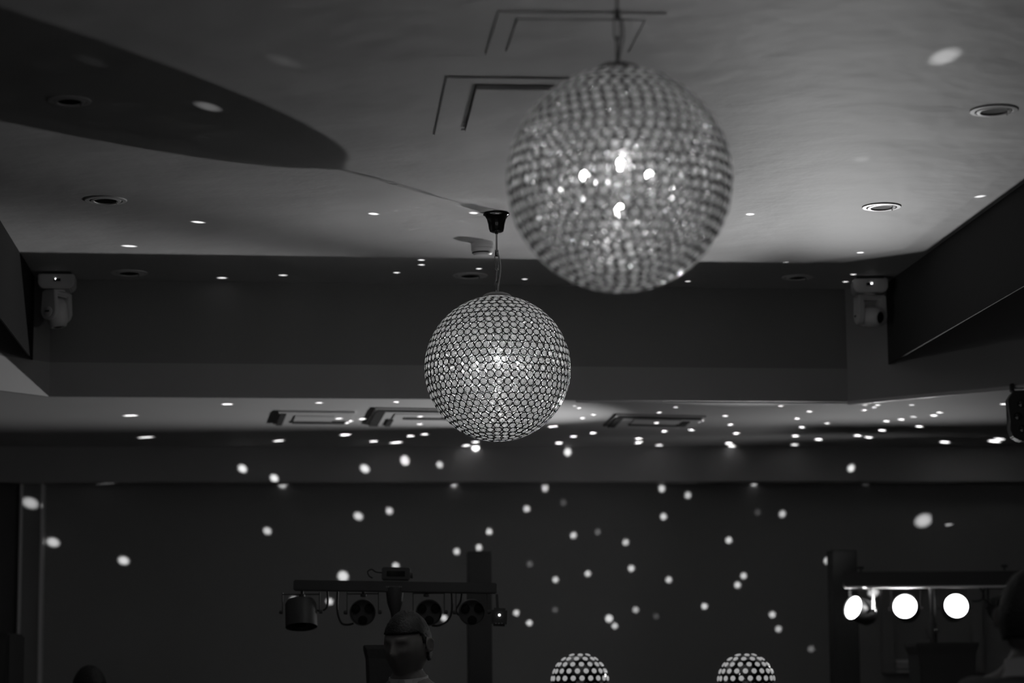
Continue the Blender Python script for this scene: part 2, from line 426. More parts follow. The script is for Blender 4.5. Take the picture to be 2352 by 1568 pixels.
# ------------------------------------------------------------------ downlights
def downlight(x, y, wpx, label):
    c = P(x, y, ZU); r = wpx / 2 / FPX * (c - CAM).dot(FWD)
    t = thing('downlight', label, 'ceiling light', c, 'recessed downlights')
    m = MB(); m.lathe([(r, 0), (r, -.002), (r * .97, -.004), (r * .79, -.0046), (r * .765, -.0035), (r * .765, 0)], c, n=48); m.build('flange', 'whitegloss', t, True, ang=9)
    ax = V((.02, -.03, -1)).normalized()
    m = MB(); m.lathe([(r * .73, .0), (r * .73, .003), (r * .70, .0045), (r * .58, .0055), (r * .55, .004), (r * .53, .001)], c + V((0, 0, -.001)), ax, n=40); m.build('gimbal_ring', 'whitegloss', t, True, ang=11)
    m = MB(); m.lathe([(r * .545, 0), (r * .545, .003), (r * .30, .0025), (r * .02, .002)], c, ax, n=32); m.build('lamp_face', 'lampdark', t, True)  # black disc painted as the shaded hole; the ceiling is not cut
    m = MB(); m.cyl(c + V((r * .52, -.004, -.004)), c + V((r * .52, -.004, -.016)), .002, n=8); m.build('spring_clip', 'chrome', t, True)
    return t
downlight(2283, 253, 112, 'bright-rimmed downlight closest to the right edge of the ceiling')
downlight(2025, 474, 90, 'pale downlight in the bright right part, below the brightest-rimmed one')
downlight(1832, 636, 72, 'dim small downlight at the back just left of the right moving head')
downlight(1080, 632, 80, 'faint downlight at the back behind the chain of the far crystal ball')
downlight(297, 626, 84, 'back left downlight beside the left moving head')
downlight(243, 459, 97, 'left downlight on the grey ceiling below the big shadow')
downlight(160, 231, 100, 'downlight almost lost inside the big dark shadow')

# ------------------------------------------------------------------ hatches in the raised ceiling
def quad_pts(a, b, c):      # near-left, near-right, far-left pixels
    pa, pb, pc = P(*a, ZU), P(*b, ZU), P(*c, ZU); u = pb - pa; v = pc - pa
    v = v - u * (v.dot(u) / u.dot(u)) * .0
    return pa, u, v
def hatch(a, b, c, label, h=.007, rec=True, fw=.06):
    pa, u, v = quad_pts(a, b, c); t = thing('access_hatch', label, 'ceiling hatch', pa + (u + v) / 2, 'ceiling access hatches')
    fu, fv = fw / u.length, fw / v.length
    def q(i, j, z=0): return pa + u * i + v * j + V((0, 0, z))
    m = MB()
    for (i0, j0, i1, j1) in ((0, 0, 1, fv), (0, 1 - fv, 1, 1), (0, fv, fu, 1 - fv), (1 - fu, fv, 1, 1 - fv)):
        m.prism([q(i0, j0), q(i1, j0), q(i1, j1), q(i0, j1)], (0, 0, -h))
    m.build('frame', 'ceiling', t)
    g = .006 if not rec else .012; gu, gv = g / u.length, g / v.length
    m = MB(); m.prism([q(fu + gu, fv + gv), q(1 - fu - gu, fv + gv), q(1 - fu - gu, 1 - fv - gv), q(fu + gu, 1 - fv - gv)], (0, 0, -(.013 if rec else .006)))
    m.build('panel', 'ceiling', t); return t
hatch((1145, 26), (1531, 30), (1116, 124), 'flat access hatch near the top of the frame behind the near chain', .004, False, .045)
hatch((1026, 176), (1400, 180), (998, 309), 'access hatch with deep dark groove, partly behind the large near ball', .004, True, .075)

# ------------------------------------------------------------------ smoke detector
c = P(1108, 556, ZU)
t = thing('smoke_detector', 'round white smoke detector on the ceiling beside the black pendant cup', 'smoke detector', c)
m = MB(); m.lathe([(.043, 0), (.043, -.006), (.0415, -.008), (.041, -.014), (.042, -.018), (.042, -.024)], c, n=48); m.build('base', 'white', t, True)
m = MB()
for k in range(40):
    a = 2 * PI * k / 40; m.box(c + V((math.cos(a) * .0418, math.sin(a) * .0418, -.011)), (.0022, .003, .007), M.Rotation(a, 3, 'Z'))
m.build('grip_ribs', 'white', t)
m = MB(); m.lathe([(.042, -.025), (.042, -.030), (.036, -.045), (.0335, -.0475)], c, n=48, cap=False)
m.lathe([(.034, -.0465), (.031, -.050), (.02, -.051), (0, -.051)], c, n=48, cap=False); m.build('cover', 'white', t, True)
m = MB(); m.lathe([(.0385, -.0385), (.0395, -.041), (.0362, -.0445), (.035, -.0445)], c, n=48, cap=False); m.build('vent_slot', 'black', t, True)
m = MB(); m.lathe([(.002, 0), (.002, .002)], c + V((.026, -.026, -.0385)), (.5, -.7, -.4), n=10); m.build('indicator', 'whitegloss', t)

# ------------------------------------------------------------------ moving heads
def glyph(m, o, ux, uz, rows, px):
    nrm = ux.cross(uz).normalized()
    rot = M((ux.normalized(), nrm, uz.normalized())).transposed()
    for j, r_ in enumerate(rows):
        for i, ch in enumerate(r_):
            if ch == '#': m.box(o + ux.normalized() * (i * px) - uz.normalized() * (j * px), (px * 1.02, .001, px * 1.02), rot)
def moving_head(top, w, label, yaw, head_tilt, rows, side, yy=0.0):
    t = thing('moving_head_light', label, 'stage light', top, 'moving head lights')
    Rz = M.Rotation(yaw, 3, 'Z')
    def L(x, y, z): return top + Rz @ V((x, y, z))
    hb = w * .40
    m = MB(); m.box(L(0, 0, -.006), (w * .8, w * .8, .012), Rz, .003); m.build('mounting_plate', 'black', t)
    poly = [(-w / 2, -.012), (w / 2, -.012), (w / 2, -.012 - hb * .72), (w / 2 - .016, -.012 - hb), (-w / 2 + .016, -.012 - hb), (-w / 2, -.012 - hb * .72)]
    m = MB(); m.prism([L(x, -w * .45, z) for x, z in poly], Rz @ V((0, w * .9, 0)))
    bmesh.ops.bevel(m.bm, geom=list(m.bm.edges), offset=.004, segments=2, affect='EDGES'); m.build('base', 'fix', t, True)
    m = MB(); m.box(L(-.004 * side, -w * .455, -.012 - hb * .42), (w * .19, .004, hb * .20), Rz, .001); dsp = m.build('display', 'display', t)
    m = MB(); glyph(m, L(.001 * side - (.002 if side < 0 else 0), -w * .455 - .003, -.012 - hb * .34), Rz @ V((1, 0, 0)), V((0, 0, 1)), rows, .0018)
    o = m.build('digit', 'led', dsp); o['label'] = 'glowing digit on the display'
    m = MB()
    for k in range(4): m.cyl(L((k - 1.5) * .007, -w * .452, -.012 - hb * .16), L((k - 1.5) * .007, -w * .458, -.012 - hb * .16), .0018, n=8)
    m.build('button_row', 'black', t)
    zc = -.012 - hb - .092
    Rz = M.Rotation(yaw + yy, 3, 'Z')
    # yoke
    m = MB(); m.lathe([(.03, -.012 - hb), (.034, -.012 - hb - .008)], top, n=24); m.box(L(0, 0, -.012 - hb - .016), (w * .86, w * .40, .022), Rz, .006); yk = m.build('yoke', 'fix', t)
    for s in (-1, 1):
        pts = []
        for i in range(13):
            a = -PI * i / 12; pts.append((.033 * math.cos(a), zc + .033 * math.sin(a)))
        pts += [(-.030, -.012 - hb - .008), (.030, -.012 - hb - .008)]
        m = MB(); m.prism([L(s * w * .43 - s * .0, y_, z_) for y_, z_ in pts], Rz @ V((-s * w * .17, 0, 0)))
        bmesh.ops.bevel(m.bm, geom=list(m.bm.edges), offset=.003, segments=2, affect='EDGES')
        arm = m.build('yoke_arm', 'fix', t, True)
        m = MB(); m.lathe([(.020, 0), (.020, .003), (.016, .005), (.0, .005)], L(s * w * .43, 0, zc), Rz @ V((s, 0, 0)), n=24); hub = m.build('pivot_cover', 'fix', arm, True)
        m = MB(); m.box(L(s * (w * .43 + .0055), 0, zc + .001), (.001, .020, .007), Rz)
        m.build('badge', 'black', hub)
    # head
    tl = head_tilt
    d = Rz @ V((math.sin(tl[0]) * math.cos(tl[1]), -math.cos(tl[0]) * math.cos(tl[1]), math.sin(tl[1])))
    hc_ = L(0, 0, zc)
    m = MB(); prof = [(0, -.058), (.028, -.058), (.038, -.05), (.043, -.03), (.044, 0), (.042, .03), (.036, .052), (.031, .058), (.026, .058), (.024, .050)]
    m.lathe([(r_ * w / .147, h_ * w / .147) for r_, h_ in prof], hc_, d, n=28); hd = m.build('head', 'fix', t, True)
    m = MB(); m.lathe([(.0245, .048), (.020, .0545), (.01, .058), (0, .0585)], hc_, d, n=24); m.build('lens', 'lens', hd, True)
    return t
tl_ = P(133, 634, ZU)
moving_head(V((tl_.x + .01, tl_.y - .06, ZU)), .142, 'white moving head light hanging in the left rear corner, head pointing down', .10, (0.5, -1.45), ["##", "##", "#."], -1, 1.05)
tr_ = P(1990, 646, ZU)
moving_head(V((tr_.x, tr_.y - .08, ZU)), .140, 'white moving head light hanging in the right rear corner, lens facing the room', -.06, (0.55, -.18), ["#.##", "####", "#.#.", "##.#"], 1, .28)

# ------------------------------------------------------------------ cassettes in the lower ceiling beyond
def cassette(a, b, c, label, slots):
    pa, pb, pc = P(*a, ZL), P(*b, ZL), P(*c, ZL); u = pb - pa; v = pc - pa
    t = thing('ceiling_cassette', label, 'air conditioner', pa + (u + v) / 2, 'ceiling air cassettes')
    def q(i, j, z=0): return pa + u * i + v * j + V((0, 0, z))
    m = MB(); m.prism([q(0, 0), q(1, 0), q(1, 1), q(0, 1)], (0, 0, -.008)); m.build('panel', 'low', t)
    m = MB(); m.prism([q(.24, .24), q(.76, .24), q(.76, .76), q(.24, .76)], (0, 0, -.011)); m.build('grille', 'low', t)
    for (i0, j0, i1, j1) in slots:
        m = MB(); m.prism([q(i0, j0, -.004), q(i1, j0, -.004), q(i1, j1, -.004), q(i0, j1, -.004)], (0, 0, -.009)); m.build('air_slot', 'black', t)
    return t
S4 = [(.04, .04, .96, .15), (.02, .18, .10, .90), (.24, .60, .80, .72), (.80, .34, .88, .70)]
cassette((1416, 949), (1622, 954), (1388, 978), 'square air cassette right of the far ball, with black slots, behind the light dots', S4)
cassette((640, 942), (815, 944), (628, 972), 'dim air cassette left in the low rear ceiling', [(.03, .10, .11, .95), (.24, .62, .95, .80)])
cassette((862, 935), (1075, 938), (842, 974), 'air cassette with thick black left slot beside the far ball', [(.03, .03, .97, .10), (.02, .12, .12, .95), (.36, .40, .95, .52), (.20, .55, .26, .95)])

# ------------------------------------------------------------------ lit disc fixture at the right frame edge
fc = Q(2352, 953, 9.46)
t = thing('wash_light', 'dark faceted wash light with round dark lenses hanging at the right frame edge', 'stage light', fc)
sc_ = (fc - CAM).dot(FWD) / FPX
def FP(x, y, dy=0): p_ = Q(x, y, fc.y); return V((p_.x, p_.y + dy, p_.z))
pg = [(2327, 900), (2316, 918), (2322, 950), (2321, 985), (2328, 1003), (2345, 1012), (2375, 1012), (2392, 1000), (2400, 950), (2398, 915), (2385, 897), (2340, 896)]
m = MB(); m.prism([FP(x, y) for x, y in pg], (0, .07, 0)); bmesh.ops.bevel(m.bm, geom=list(m.bm.edges), offset=.004, segments=2, affect='EDGES'); m.build('housing', 'black', t)
for x, y in ((2346, 927), (2338, 956), (2349, 985), (2374, 927), (2366, 956), (2377, 985)):
    m = MB(); m.lathe([(.016, 0), (.016, .004), (.0135, .004), (.012, .001), (0, .003)], FP(x, y, -.0005), (0, -1, 0), n=24); m.build('lens', 'lens', t, True)
m = MB(); p_ = FP(2331, 895, .055); m.box((p_.x, p_.y, (p_.z + ZL) / 2), (.014, .03, ZL - p_.z + .002), None, .002); m.box(FP(2357, 897, .035), (.10, .03, .008), None, .002); m.build('bracket', 'black', t)

# ------------------------------------------------------------------ uprights
def upright(x0, x1, ytop, Y, label):
    a, b = Q(x0, ytop, Y), Q(x1, ytop, Y); w_ = (b - a).length; c_ = (a + b) / 2
    t = thing('upright_post', label, 'post', (c_.x, c_.y, 0), 'black uprights')
    m = MB(); m.box((c_.x, c_.y, c_.z / 2 + .01), (w_, w_, c_.z - .02), RROT, .004); m.build('post', 'black', t)
    m = MB(); m.box((c_.x, c_.y, c_.z + .001), (w_ * 1.01, w_ * 1.01, .008), RROT, .003); m.build('end_cap', 'black', t)
    m = MB(); m.box((c_.x, c_.y, .01), (.22, .22, .02), RROT, .003); m.build('base_plate', 'black', t)
upright(1073, 1127, 1270, 10.6, 'black square upright post behind the dark light bar on the left')
upright(1904, 1962, 1267, 11.35, 'black square upright post behind the lit light bar on the right')

# ------------------------------------------------------------------ light bars
def par_can(t, c, d, r, lit, depth=.085, yoke_top=None):
    d = V(d).normalized()
    rim = .030
    m = MB(); m.lathe([(r * .86, -depth), (r, -depth * .8), (r * 1.0, rim), (r * .93, rim), (r * .93, .0)], c, d, n=36, cap=False)
    m.lathe([(0, -depth), (r * .86, -depth)], c, d, n=36, cap=False)
    o = m.build('lamp_can', 'black', t, True)
    if lit:
        m = MB(); m.lathe([(r * .93, 0), (r * .6, .003), (0, .005)], c + d * .022, d, n=36, cap=False); m.build('lens', 'par', o, True)['label'] = 'blazing white lens'
    else:
        m = MB(); m.lathe([(r * .93, 0), (r * .9, .006)], c, d, n=36); m.build('lens', 'black', o, True)
        for k in range(3):
            a = 2 * PI * k / 3 + .5; u = V((0, 0, 1)); w_ = d.cross(u).normalized(); u = w_.cross(d)
            m = MB(); m.lathe([(r * .36, 0), (r * .34, .006), (r * .25, .008), (0, .009)], c + d * .008 + (u * math.sin(a) + w_ * math.cos(a)) * r * .60, d, n=20); m.build('led_cluster', 'lampdark', o, True)
    # yoke: U bracket from bar
    if yoke_top is not None:
        s = V((1, 0, 0)) if abs(d.x) < .8 else V((0, 1, 0))
        s = (s - d * s.dot(d)); s.z = 0; s.normalize()
        m = MB(); e = r + .010
        for k in (-1, 1):
            q0 = c - d * .03 + s * k * e; q1 = V((q0.x, q0.y, yoke_top - .004))
            mid = (q0 + q1) / 2; m.box(mid, (.0035, .018, (q1 - q0).length + .016), M((s, V((0, 0, 1)).cross(s), V((0, 0, 1)))).transposed(), .001)
        ctr = V((c.x - d.x * .03, c.y - d.y * .03, yoke_top - .004)); m.box(ctr, (2 * e + .004, .018, .004), M((s, V((0, 0, 1)).cross(s), V((0, 0, 1)))).transposed(), .001)
        m.build('bracket', 'dullsteel' if lit else 'black', t)
        for k in (-1, 1):
            m = MB(); m.lathe([(.008, 0), (.008, .010), (.005, .013)], c - d * .03 + s * k * (e), s * k, n=12); m.build('knob', 'dullsteel' if lit else 'black', t)
    return o
def podium(c, wt, wb_, ztop, label):
    m = MB(); d_ = .20
    rings = []
    for z, w_, dd in ((0, wb_, d_), (ztop - .14, wb_, d_), (ztop - .05, wb_ * .5 + wt * .5 - .006, d_ * 1.05), (ztop - .015, wt, d_ * 1.12), (ztop, wt, d_ * 1.12)):
        rings.append([RROT @ V((sx * w_ / 2, sy * dd / 2, 0)) + V((c.x, c.y, z)) for sx, sy in ((-1, -1), (1, -1), (1, 1), (-1, 1))])
    m.grid(rings, True, True, True)
    bmesh.ops.bevel(m.bm, geom=[e for e in m.bm.edges if e.calc_length() < 1e9 and abs((e.verts[0].co - e.verts[1].co).z) > .02], offset=.006, segments=2, affect='EDGES')
    return tag(m.build('flared_box', 'cloth', None, False, (c.x, c.y, 0)), label, 'box', 'flared black boxes')

# left bar (unlit)
YL = 9.3
pl, pr = Q(675, 1344, YL), Q(1141, 1351, YL); zc = (pl.z + pr.z) / 2
mid = (pl + pr) / 2
pole = Q(907, 1348, YL)
t = thing('light_bar', 'unlit black light bar on a pole with dark lamp cans, behind the man', 'light bar', (pole.x, pole.y, 0), 'light bars')
bd = (pr - pl).normalized(); brot = M((bd, V((0, 0, 1)).cross(bd).normalized(), bd.cross(V((0, 0, 1)).cross(bd).normalized()))).transposed()
m = MB(); m.box(mid, ((pr - pl).length, .045, .041), brot, .004); m.build('bar', 'black', t)
m = MB(); m.cyl((pole.x, pole.y, .9), (pole.x, pole.y, pole.z - .09), .013); m.lathe([(.013, -.13), (.016, -.10), (.030, -.06), (.034, -.02), (.034, 0)], pole, n=24); m.cyl((pole.x, pole.y, .0), (pole.x, pole.y, .95), .018); m.build('pole', 'black', t, True)
m = MB(); m.box((pole.x, pole.y + .06, .01), (.30, .16, .02), None, .003); m.build('base_plate', 'black', t)
bz = zc - .021
c1 = Q(692, 1410, YL)
par_can(t, c1 + V((0, 0, -.02)), (0.05, -.25, -1), .061, False, .075, bz)
for x in (833, 985, 1084): par_can(t, Q(x, 1406, YL - .02), (0.05, -1, -.06), .050, False, .08, bz)
def cable(t, pts, Y, r=.004):
    P3 = [Q(x, y, Y) for x, y in pts]
    # Catmull-Rom
    out = []
    for i in range(len(P3) - 1):
        a, b, c_, d_ = P3[max(i - 1, 0)], P3[i], P3[i + 1], P3[min(i + 2, len(P3) - 1)]
        for k in range(8):
            f = k / 8; out.append(.5 * ((2 * b) + (c_ - a) * f + (2 * a - 5 * b + 4 * c_ - d_) * f * f + (-a + 3 * b - 3 * c_ + d_) * f ** 3))
    out.append(P3[-1])
    m = MB(); m.tube(out, r, 8); m.build('power_cable', 'cable', t, True, sharp=False)
cable(t, [(752, 1352), (752, 1390), (740, 1402), (724, 1400)], YL + .02)
cable(t, [(776, 1352), (775, 1400), (783, 1428), (797, 1434), (812, 1431)], YL + .02)
cable(t, [(1037, 1352), (1038, 1400), (1028, 1425), (1008, 1436), (992, 1436)], YL + .02)
cable(t, [(1062, 1355), (1058, 1380), (1048, 1400), (1055, 1412), (1075, 1412), (1080, 1380)], YL + .02)
for x in (694, 835, 980): 
    q = Q(x, 1356, YL); m = MB(); m.lathe([(.006, 0), (.006, -.012), (.012, -.014), (.012, -.022), (.006, -.024)], q, n=16); m.build('wing_bolt', 'black', t)
# text plate on bar (illegible small lettering)
m = MB()
random.seed(3)
for k in range(9):
    q = Q(888 + k * 4.2, 1347, YL - .028); m.box(q, (.0035, .001, .004 + random.random() * .003), brot)
m.build('bar_lettering', 'cap', t)
# controller box on top
ctl = Q(910, 1328, YL); zt2 = Q(910, 1304, YL).z
cb = thing('control_box', 'small black control box lying on top of the unlit light bar', 'control box', (ctl.x, ctl.y, zc + .0235))
m = MB(); hh = zt2 - (zc + .021); m.box((ctl.x, ctl.y, zc + .0235 + hh / 2), (.108, .06, hh * .96), brot, .004); m.build('case', 'black', cb)
m = MB(); m.box((ctl.x, ctl.y - .031, zc + .021 + hh * .55), (.07, .003, hh * .4), brot, .001); m.build('front_plate', 'lampdark', cb)
m = MB(); m.cyl((ctl.x + .054, ctl.y, zc + .021 + hh * .45), (ctl.x + .064, ctl.y, zc + .021 + hh * .45), .012); m.build('socket', 'black', cb)
cable(cb, [(880, 1315), (864, 1313), (854, 1307), (845, 1312), (848, 1322), (856, 1327)], YL + .01, .003)
# little box light on the end
bx = Q(1147, 1417, YL)
t2 = thing('box_spotlight', 'small black box spotlight with tiny white dot hanging at the end of the unlit bar', 'spotlight', Q(1143, 1355, YL))
m = MB(); m.box(bx, (.060, .07, .068), M.Rotation(.05, 3, 'Y'), .008); m.build('housing', 'black', t2)
m = MB(); m.box(Q(1142, 1382, YL), (.010, .02, .060), M.Rotation(-.05, 3, 'Y'), .002); m.build('arm', 'black', t2)
m = MB(); q = Q(1147, 1412, YL - .037); m.lathe([(.0042, 0), (.0042, .002), (.0022, .002), (.0022, 0)], q, (0, -1, 0), n=20, cap=False); m.build('status_light', 'led', t2)['label'] = 'tiny white ring-shaped status light'
m = MB()
for k in range(3): m.box(Q(1139 + k * 7, 1431, YL - .037), (.005, .002, .004), None)
m.build('switch_row', 'cap', t2)
fl = Q(907, 1484, YL + .05); sc = (fl - CAM).dot(FWD) / FPX
podium(V((pole.x, pole.y - .145, 0)), 131 * sc, 117 * sc, fl.z, 'black flared box around the pole of the unlit bar, behind the man')

# right bar (lit)
YR = 11.05
pl, pr = Q(1936, 1330, YR), Q(2342, 1328, YR); mid = (pl + pr) / 2; pole = Q(2139, 1330, YR + .0)
t = thing('light_bar', 'lit black light bar on a pole with three blazing white lamps', 'light bar', (pole.x, pole.y, 0), 'light bars')
bd = (pr - pl).normalized(); brot = M((bd, V((0, 0, 1)).cross(bd).normalized(), bd.cross(V((0, 0, 1)).cross(bd).normalized()))).transposed()
m = MB(); m.box(mid + V((0, 0, 0)), ((pr - pl).length, .05, .066), brot, .004); m.build('bar', 'black', t)
m = MB(); m.box(mid + V((0, -.012, -.037)), ((pr - pl).length - .01, .034, .009), brot, .002); m.build('bottom_rail', 'bead', t)
for x, y in ((1977, 1313), (2307, 1309)):
    q = Q(x, y, YR); m = MB(); m.lathe([(.005, 0), (.005, .012), (.015, .013), (.016, .022), (.010, .026)], q, n=16); m.build('knob', 'black', t, True)
m = MB(); m.cyl((pole.x, pole.y, .9), (pole.x, pole.y, pole.z - .04), .014); m.cyl((pole.x, pole.y, 0), (pole.x, pole.y, Q(2139, 1430, YR).z), .018); m.build('pole', 'black', t, True)
m = MB(); m.lathe([(.022, 0), (.024, -.02), (.022, -.05)], Q(2139, 1440, YR), n=20); m.cyl(Q(2139, 1448, YR) + V((.01, -.02, 0)), Q(2152, 1448, YR) + V((0, -.03, 0)), .008); m.build('clamp', 'black', t, True)
m = MB(); m.box((pole.x, pole.y + .06, .01), (.30, .16, .02), None, .003); m.build('base_plate', 'black', t)
bz = mid.z - .04
LAMPS = [((1962, 1396), (-.80, -.62, .26)), ((2079, 1393), (-.26, -1, .16)), ((2196, 1391.5), (-.03, -1, .14)), ((2313, 1392), (.3, -1, .1))]
lamp_pos = []
for i, ((x, y), d) in enumerate(LAMPS):
    d = V(d).normalized(); c_ = Q(x, y, YR + .015)
    par_can(t, c_ - d * .02, d, .0575, i < 3, .085, bz); lamp_pos.append((c_, d))
cable(t, [(2250, 1348), (2260, 1365), (2256, 1376), (2245, 1380), (2232, 1380)], YR + .01)
cable(t, [(2262, 1350), (2258, 1370), (2270, 1385), (2278, 1390), (2284, 1420)], YR + .01)
fl = Q(2144, 1478, YR); sc = (fl - CAM).dot(FWD) / FPX
podium(V((pole.x + .01, pole.y - .145, 0)), 142 * sc, 126 * sc, fl.z, 'black flared box around the pole of the lit bar')

# ------------------------------------------------------------------ disco dome lights
DOMES = []
def dome(x, label):
    YD = 9.75
    c = Q(x, 1566, YD); r = .113
    t = thing('disco_ball_light', label, 'disco light', (c.x, c.y, 0), 'studded disco ball lights')
    m = MB(); m.lathe([(r * math.cos(math.radians(a)), r * math.sin(math.radians(a))) for a in range(-60, 91, 5)], c, n=48); m.build('ball', 'gloss', t, True)
    m = MB(); m.lathe([(.07, -.16), (.075, -.155), (.075, -.10), (.05, -.095)], c, n=32); m.build('base', 'black', t, True)
    m = MB(); m.cyl((c.x, c.y, .02), (c.x, c.y, c.z - .16), .017); m.cyl((c.x, c.y, 0), (c.x, c.y, .02), .16, n=32); m.build('stand', 'black', t, True)
    k0 = 0
    for lat, n in ((7.5, 20), (22.5, 19), (38, 16), (54, 12), (71, 6), (-8, 20)):
        for i in range(n):
            a = 2 * PI * (i + .5 * (k0 % 2)) / n - PI / 2 + .05
            la = math.radians(lat); d = V((math.cos(la) * math.cos(a), math.cos(la) * math.sin(a), math.sin(la)))
            m = MB(); rr = .0104
            m.lathe([(rr, -.003), (rr, .0015), (rr * .85, .0030), (rr * .5, .0040), (0, .0045)], c + d * r, d, n=14); m.build('lens', 'domelens', t, True)
        k0 += 1
    DOMES.append((c, r))
dome(1332, 'left one of two black studded disco ball lights at the bottom edge')
dome(1714, 'right one of two black studded disco ball lights, nearer the lit lamps')

# ------------------------------------------------------------------ loudspeaker, lower left
a = Q(-34, 1455, 10.75); b = Q(40, 1455, 10.75)
m = MB(); c_ = (a + b) / 2; w_ = (b - a).length
t = thing('loudspeaker', 'black loudspeaker on end at the lower left edge of the frame', 'loudspeaker', (c_.x, c_.y, 0))
m.box((c_.x - w_ * .9, c_.y, (c_.z) / 2 + .2), (w_ * 2.8, .35, c_.z - .4), None, .01); m.build('cabinet', 'black', t)
m = MB(); m.box((c_.x - w_ * .9, c_.y - .18, (c_.z) / 2 + .2), (w_ * 2.6, .012, c_.z - .46), None, .004); m.build('grille', 'cloth', t)
m = MB(); m.box((c_.x - w_ * .9, c_.y, .2), (w_ * 2.5, .3, .4), None, .004); m.build('plinth', 'black', t)

# ------------------------------------------------------------------ people
def eval_mesh(ob):
    dg = bpy.context.evaluated_depsgraph_get(); dg.update()
    me = bpy.data.meshes.new_from_object(ob.evaluated_get(dg)); return me
def skin_mesh(verts, edges, radii, root=0, sub=2):
    me = bpy.data.meshes.new('sk'); me.from_pydata([tuple(v) for v in verts], edges, [])
    ob = bpy.data.objects.new('sk', me); C.objects.link(ob)
    sm = ob.modifiers.new('s', 'SKIN'); sm.use_smooth_shade = True
    if not me.skin_vertices: me.attributes
    for i, sv in enumerate(me.skin_vertices[0].data):
        r_ = radii[i]; sv.radius = (r_ if isinstance(r_, tuple) else (r_, r_)); sv.use_root = (i == root)
    ss = ob.modifiers.new('u', 'SUBSURF'); ss.levels = sub; ss.render_levels = sub
    out = eval_mesh(ob); bpy.data.objects.remove(ob); bpy.data.meshes.remove(me); return out
def add_mesh(bm, me, mtx=None):
    t = bmesh.new(); t.from_mesh(me)
    if mtx: t.transform(mtx)
    mp = [bm.verts.new(v.co) for v in t.verts]
    for f in t.faces: bm.faces.new([mp[v.index] for v in f.verts])
    t.free()
def g(x, s): return math.exp(-(x / s) ** 2)
def head_bm(scale=1.0, hair=None):
    """head centred on origin, face towards -Y, 0.236 m tall"""
    t = bmesh.new(); bmesh.ops.create_uvsphere(t, u_segments=64, v_segments=48, radius=1.0)
    keep = []
    for v in t.verts:
        x, y, z = v.co
        ux, uy, uz = x, y, z
        wd_ = .076 * (1 - .16 * max(0, -uz) ** 1.3 - .06 * max(0, uz) ** 2)
        fr = .098
        X = ux * wd_; Y = uy * fr; Z = uz * .118
        if uz < 0:                       # jaw: pull the back up, chin forward
            if uy > 0: Y *= (1 - .30 * (-uz)); Z *= (1 - .18 * uy)
            else: Y *= (1 + .02 * (-uz))
        if uy < 0 and hair is None:
            f_ = max(0, -uy) ** 2
            Y -= .024 * g(X, .011) * g(Z + .022, .016) * f_          # nose tip
            Y -= .012 * g(X, .010) * g(Z - .004, .022) * f_          # bridge
            Y -= .007 * g(abs(X) - .028, .022) * g(Z - .028, .010) * f_   # brow
            Y += .011 * g(abs(X) - .031, .014) * g(Z - .008, .011) * f_   # sockets
            Y -= .006 * g(abs(X) - .031, .009) * g(Z - .007, .006) * f_   # eyeballs under lids
            Y -= .006 * g(X, .022) * g(Z + .050, .006) * f_          # upper lip
            Y -= .006 * g(X, .019) * g(Z + .062, .006) * f_          # lower lip
            Y += .004 * g(X, .024) * g(Z + .056, .003) * f_          # mouth line
            Y -= .010 * g(X, .020) * g(Z + .096, .016) * f_          # chin
            Y -= .004 * g(abs(X) - .045, .018) * g(Z + .012, .018) * f_   # cheekbones
        v.co = V((X, Y, Z)) * scale
    return t
def ear_bm(s):
    t = bmesh.new(); bmesh.ops.create_uvsphere(t, u_segments=20, v_segments=16, radius=1.0)
    for v in t.verts:
        x, y, z = v.co
        d_ = .35 if (x * s > 0 and (y * y + z * z) < .45) else 1.0
        v.co = V((s * .081 + x * .010 * d_ + s * max(0, y) * .012, .012 + y * .018, .000 + z * .031 * (1 - .15 * (z < 0))))
    return t
def hand_verts(wr, dirn, palm_n, s=1.0):
    """skinned hand: palm chain and five finger chains, all in one vertex list"""
    dirn = V(dirn).normalized(); side = dirn.cross(V(palm_n)).normalized(); pn = V(palm_n).normalized()
    parts = []
    parts.append(([wr - dirn * .02, wr + dirn * .02, wr + dirn * .055, wr + dirn * .088], [.024, .027, .033, .030]))
    for k, ln in enumerate((.070, .079, .073, .057)):
        o = wr + dirn * .080 + side * ((k - 1.5) * .0215)
        d2 = (dirn + pn * .35 + side * (k - 1.5) * .05).normalized(); d3 = (dirn + pn * .9).normalized()
        parts.append(([o, o + d2 * ln * .45, o + d2 * ln * .45 + d3 * ln * .30, o + d2 * ln * .45 + d3 * ln * .55], [.0082, .0078, .0072, .006]))
    o = wr + dirn * .028 - side * .030
    d2 = (dirn * .8 - side * .7 + pn * .3).normalized(); d3 = (dirn + pn * .3).normalized()
    parts.append(([o, o + d2 * .038, o + d2 * .038 + d3 * .034], [.013, .0105, .008]))
    return parts
